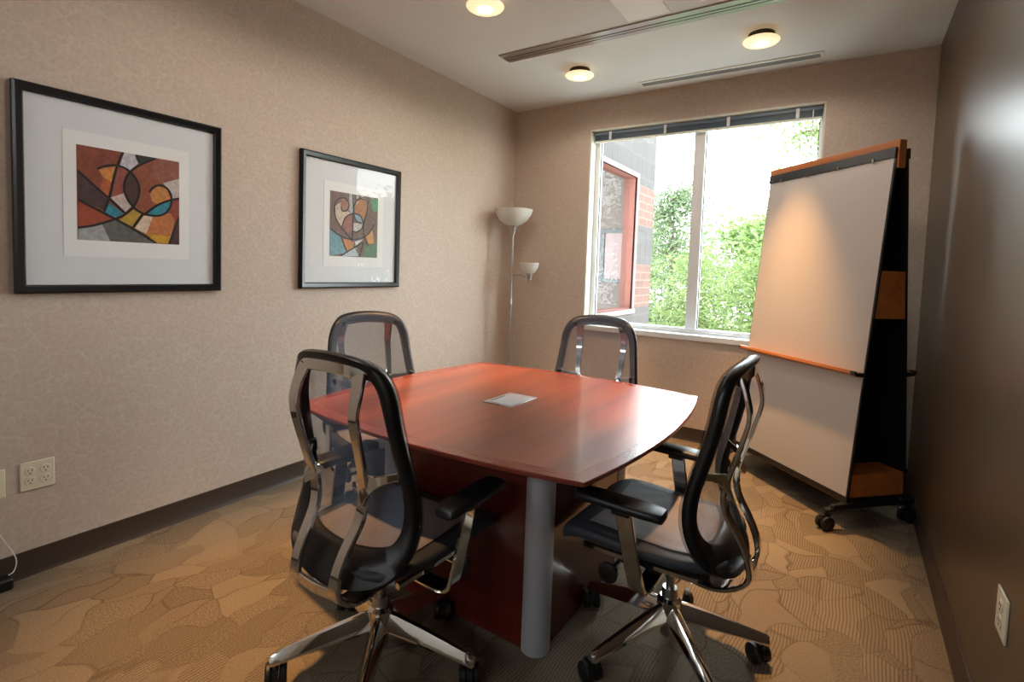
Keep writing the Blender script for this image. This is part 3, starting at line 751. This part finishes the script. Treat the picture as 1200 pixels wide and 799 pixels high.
STROKES_A=[[(0.177,0.229),(0.261,0.18),(0.352,0.159),(0.443,0.177),(0.519,0.24),(0.572,0.349),(0.568,0.466),(0.519,0.587),(0.428,0.694),(0.306,0.767),(0.139,0.84),(0.005,0.874)],
[(0.747,0.005),(0.595,0.103),(0.489,0.203),(0.435,0.317),(0.431,0.432),(0.473,0.542),(0.549,0.626),(0.641,0.669),(0.762,0.672),(0.853,0.624),(0.907,0.523),(0.907,0.409),(0.853,0.328),(0.777,0.313),(0.709,0.356),(0.679,0.411)],
[(0.42,0.001),(0.352,0.199),(0.291,0.496),(0.238,0.676)],
[(0.005,0.271),(0.139,0.402),(0.291,0.536),(0.435,0.677)],
[(0.01,0.577),(0.215,0.685),(0.443,0.807),(0.747,0.994)],
[(0.625,0.67),(0.762,0.547),(0.899,0.471),(1,0.441)],
[(0.603,0.672),(0.511,0.828)],
[(0.996,0.665),(0.884,0.998)],
[(0.546,0),(0.58,0.089)]]
STROKES_B=[[(0.213,0.216),(0.236,0.287),(0.337,0.268),(0.371,0.165),(0.281,0.085),(0.146,0.118),(0.083,0.231),(0.101,0.39),(0.213,0.543),(0.371,0.678),(0.461,0.747)],
[(0.685,0.058),(0.573,0.064),(0.483,0.168),(0.472,0.303),(0.528,0.415),(0.64,0.455)],
[(0.236,0.524),(0.303,0.387),(0.438,0.315),(0.596,0.323),(0.674,0.434),(0.64,0.539),(0.528,0.6),(0.449,0.589)],
[(0,0.577),(0.191,0.675),(0.461,0.722),(0.708,0.662),(0.843,0.556),(0.91,0.446)],
[(0.225,0.991),(0.483,0.854),(0.685,0.757)],
[(0.225,0.705),(0.337,0.912)],
[(0.449,0),(0.461,0.321),(0.449,0.756)],
[(0.685,0.757),(0.607,0.991)],
[(0.775,0.063),(0.753,0.255),(0.685,0.467),(0.708,0.67),(0.798,0.802)]]

def ribbon(bb, pts, wd, x):
    P = spline(pts, 6) if len(pts) > 2 else pts
    L, R = [], []
    for i, p in enumerate(P):
        a, c = P[max(i-1, 0)], P[min(i+1, len(P)-1)]
        tx, ty = c[0]-a[0], c[1]-a[1]; l_ = math.hypot(tx, ty) or 1
        nx, ny = -ty/l_*wd/2, tx/l_*wd/2
        L.append((p[0]+nx, p[1]+ny)); R.append((p[0]-nx, p[1]-ny))
    cl = lambda v: min(1, max(0, v))
    return [[(cl(a), cl(c)) for a, c in (L[i], L[i+1], R[i+1], R[i])] for i in range(len(P)-1)]
def paint(name, rgb):
    m = mat(name, rgb, 0.6); k = NT(m); co = k.n('TexCoord').outputs['Object']
    n1 = k.noise(co, 60, 5, 0.7).outputs['Fac']
    c = s2l(rgb)
    k.l(k.mix(k.ramp(n1, 0.3, 0.7), tuple(v*0.65 for v in c), tuple(min(1, v*1.3) for v in c)), k.b.inputs['Base Color'])
    return m
ink = mat('black_paint', (20, 17, 16), 0.6)
def picture(label, y0, y1, z0, z1, inner, art, regions, strokes, bgc, tone):
    root = thing('framed_picture', label, 'picture', (0, (y0+y1)/2, (z0+z1)/2), 0, 'framed abstract pictures on the left wall')
    hy, hz = (y1-y0)/2, (z1-z0)/2; cy, cz = (y0+y1)/2, (z0+z1)/2
    fw = 0.034
    b = MB()
    prof = [(0.0, 0.0), (0.024, 0.0), (0.030, 0.008), (0.024, fw-0.006), (0.014, fw), (0.0, fw)]   # depth x, inset
    rings = []
    for sy, sz in ((-1, -1), (1, -1), (1, 1), (-1, 1)):
        rings.append([(px, sy*(hy-ins), sz*(hz-ins)) for px, ins in prof])
    b.loft(rings, closed=True); b.build('frame', M['frame'], root, sharp=25)
    MB().box((0.003, -hy+fw, -hz+fw), (0.008, hy-fw, hz-fw)).build('outer_mat', M['mat_grey'], root)
    iy0, iy1, iz0, iz1 = inner
    MB().box((0.008, iy0-cy, iz0-cz), (0.0095, iy1-cy, iz1-cz)).build('inner_mat', M['mat_white'], root)
    b = MB(); ay0, ay1, az0, az1 = art
    mats = [ink, paint('paint_ground', bgc)]
    def P(s_, t_, x): return (x, ay0-cy+(ay1-ay0)*s_, az1-cz-(az1-az0)*t_)
    b.mi = 1; b.box((0.0095, ay0-cy, az0-cz), (0.0102, ay1-cy, az1-cz))
    for i, (c, pts) in enumerate(regions):
        mats.append(paint('paint', c)); b.mi = len(mats)-1
        b.face([b.v(P(s_, t_, 0.0104+0.00004*i)) for s_, t_ in pts])
    b.mi = 0
    for j, st in enumerate(strokes):
        for qd in ribbon(b, st, 0.024*tone, 0): b.face([b.v(P(s_, t_, 0.0117+0.00005*j)) for s_, t_ in qd])
    b.build('artwork', mats, root)
    MB().box((0.0135, -hy+fw-0.004, -hz+fw-0.004), (0.0155, hy-fw+0.004, hz-fw+0.004)).build('pane', M['picpane'], root)
    return root
picture('square framed abstract print in rust and teal, left and nearer of the two wall pictures', -3.489, -2.715, 1.130, 1.939, (-3.338, -2.862, 1.281, 1.793), (-3.293, -2.905, 1.350, 1.738), ART_A, STROKES_A, (140, 72, 44), 1.0)
picture('square framed abstract print of swirls reflecting the window, nearer the corner lamp', -2.263, -1.478, 1.135, 1.937, (-2.10, -1.625, 1.270, 1.785), (-2.056, -1.675, 1.332, 1.729), ART_B, STROKES_B, (112, 84, 74), 0.9)

# ------------------------------------------------------------------ outlets, adapter, cable
def plate(name, label, loc, rz, wd, ht, gangs):
    r_ = thing(name, label, 'outlet', loc, rz)           # local -y faces the room
    MB().box((-wd/2, -0.006, -ht/2), (wd/2, 0.0, ht/2)).build('face_plate', M['ivory'], r_, bevel=0.003)
    for gx in gangs:
        for gz in (-0.02, 0.02):
            b = MB(); b.lathe([(0.0165, -0.0085), (0.0175, -0.006)], 20, (gx, 0, gz), 1); rc = b.build('receptacle', M['ivory'], r_)
            b = MB()
            for dx, dz, hw_, hh in ((-0.006, 0.004, 0.0011, 0.0042), (0.006, 0.004, 0.0011, 0.0042), (0, -0.008, 0.0022, 0.0022)):
                b.box((gx+dx-hw_, -0.0092, gz+dz-hh), (gx+dx+hw_, -0.0082, gz+dz+hh))
            b.build('slot', M['ivory_dark'], rc)
    return r_
plate('wall_outlet', 'ivory double power outlet low on the left wall below the pictures', (0.0, -3.430, 0.403), math.radians(90), 0.107, 0.115, (-0.024, 0.024))
plate('wall_outlet', 'ivory outlet cut by the left edge of the photo with a white cable', (0.0, -3.573, 0.398), math.radians(90), 0.095, 0.111, (0.0,))
plate('wall_outlet', 'ivory outlet low on the dark brown wall at right', (W, -2.355, 0.457), math.radians(-90), 0.098, 0.114, (0.0,))
ad = MB().box((0.017, -3.66, 0.0), (0.075, -3.522, 0.045)).build('power_adapter', M['black'], bevel=0.008); tag(ad, 'black power adapter on the carpet against the left baseboard', 'adapter')
cb = MB().sweep(spline([(0.011, -3.573, 0.36), (0.012, -3.57, 0.28), (0.014, -3.545, 0.20), (0.017, -3.515, 0.13), (0.022, -3.503, 0.085), (0.028, -3.512, 0.05), (0.04, -3.53, 0.047)], 8), 0.004, 0.004, round_=True).build('power_cable', M['cable'])
tag(cb, 'thin white cable hanging from the outlet down to the black adapter', 'cable')

# ------------------------------------------------------------------ ceiling: lamps, air slots, access panel
def ceiling_lamp(x, y, label):
    r_ = thing('ceiling_lamp', label, 'lamp', (x, y, H), 0, 'round ceiling lamps')
    MB().lathe([(0.072, 0.0), (0.074, -0.012), (0.064, -0.030)], 36).build('mount_ring', M['bronze'], r_)
    MB().lathe([(0.060, -0.030), (0.098, -0.036), (0.103, -0.042), (0.096, -0.050), (0.07, -0.058), (0.045, -0.060), (0.045, -0.054), (0.06, -0.045)], 40).build('glass_disc', M['lampglass'], r_)
    MB().lathe([(0.001, -0.066), (0.030, -0.064), (0.044, -0.057), (0.044, -0.040)], 32).build('bulb', M['bulb'], r_)
    ld = bpy.data.lights.new('lamp_light', 'SPOT'); ld.energy = LAMP_W; ld.color = (1.0, 0.53, 0.19); ld.spot_size = math.radians(47); ld.spot_blend = 1.0; ld.shadow_soft_size = 0.035
    lo = bpy.data.objects.new('lamp_light', ld); C.objects.link(lo); lo.parent = r_; lo.location = (0, 0, -0.075)
    ld = bpy.data.lights.new('disc_light', 'SPOT'); ld.energy = GLOW_W; ld.color = (1.0, 0.91, 0.80); ld.spot_size = math.radians(172); ld.spot_blend = 0.35; ld.shadow_soft_size = 0.10
    lo = bpy.data.objects.new('disc_light', ld); C.objects.link(lo); lo.parent = r_; lo.location = (0, 0, -0.075)
    return r_
for x, y, lab in ((0.949, -1.80, 'round lit ceiling lamp nearest the top edge, above the table'), (0.962, -0.66, 'round lit ceiling lamp between the air slot and the left corner'),
                  (2.157, -0.66, 'round lit ceiling lamp above the whiteboard easel'), (2.157, -1.80, 'round lit ceiling lamp above the right end of the table'),
                  (0.949, -2.94, 'round lit ceiling lamp above the nearest chair')):
    ceiling_lamp(x, y, lab)
df = thing('air_diffuser', 'long shiny linear air diffuser across the ceiling', 'vent', (0, 0, H))
MB().box((0.59, -1.155, -0.008), (2.50, -1.020, 0.0)).build('flange', M['steel'], df, bevel=0.003)
MB().box((0.605, -1.103, -0.0095), (2.485, -1.097, -0.0078)).build('slot', M['ventdark'], df)
MB().box((0.605, -1.070, -0.0095), (2.485, -1.067, -0.0078)).build('slot', M['ventdark'], df)
vs = thing('air_vent', 'narrow grey air slot in the ceiling near the window wall', 'vent', (0, 0, H))
MB().box((1.235, -0.232, -0.006), (2.462, -0.118, 0.0)).build('flange', M['reveal'], vs, bevel=0.002)
MB().box((1.262, -0.205, -0.0075), (2.44, -0.143, -0.0058)).build('grille', M['vent'], vs)
for k in range(3):
    MB().box((1.262, -0.193+0.018*k, -0.0085), (2.44, -0.189+0.018*k, -0.0074)).build('slot', M['ventgrey'], vs)
ap = MB().box((1.525, -1.70, H-0.004), (1.765, -1.185, H)).build('access_panel', mat('panel_white', (238, 238, 232), 0.4), bevel=0.001)
tag(ap, 'flush white access panel in the ceiling beside the long air diffuser', 'ceiling panel')
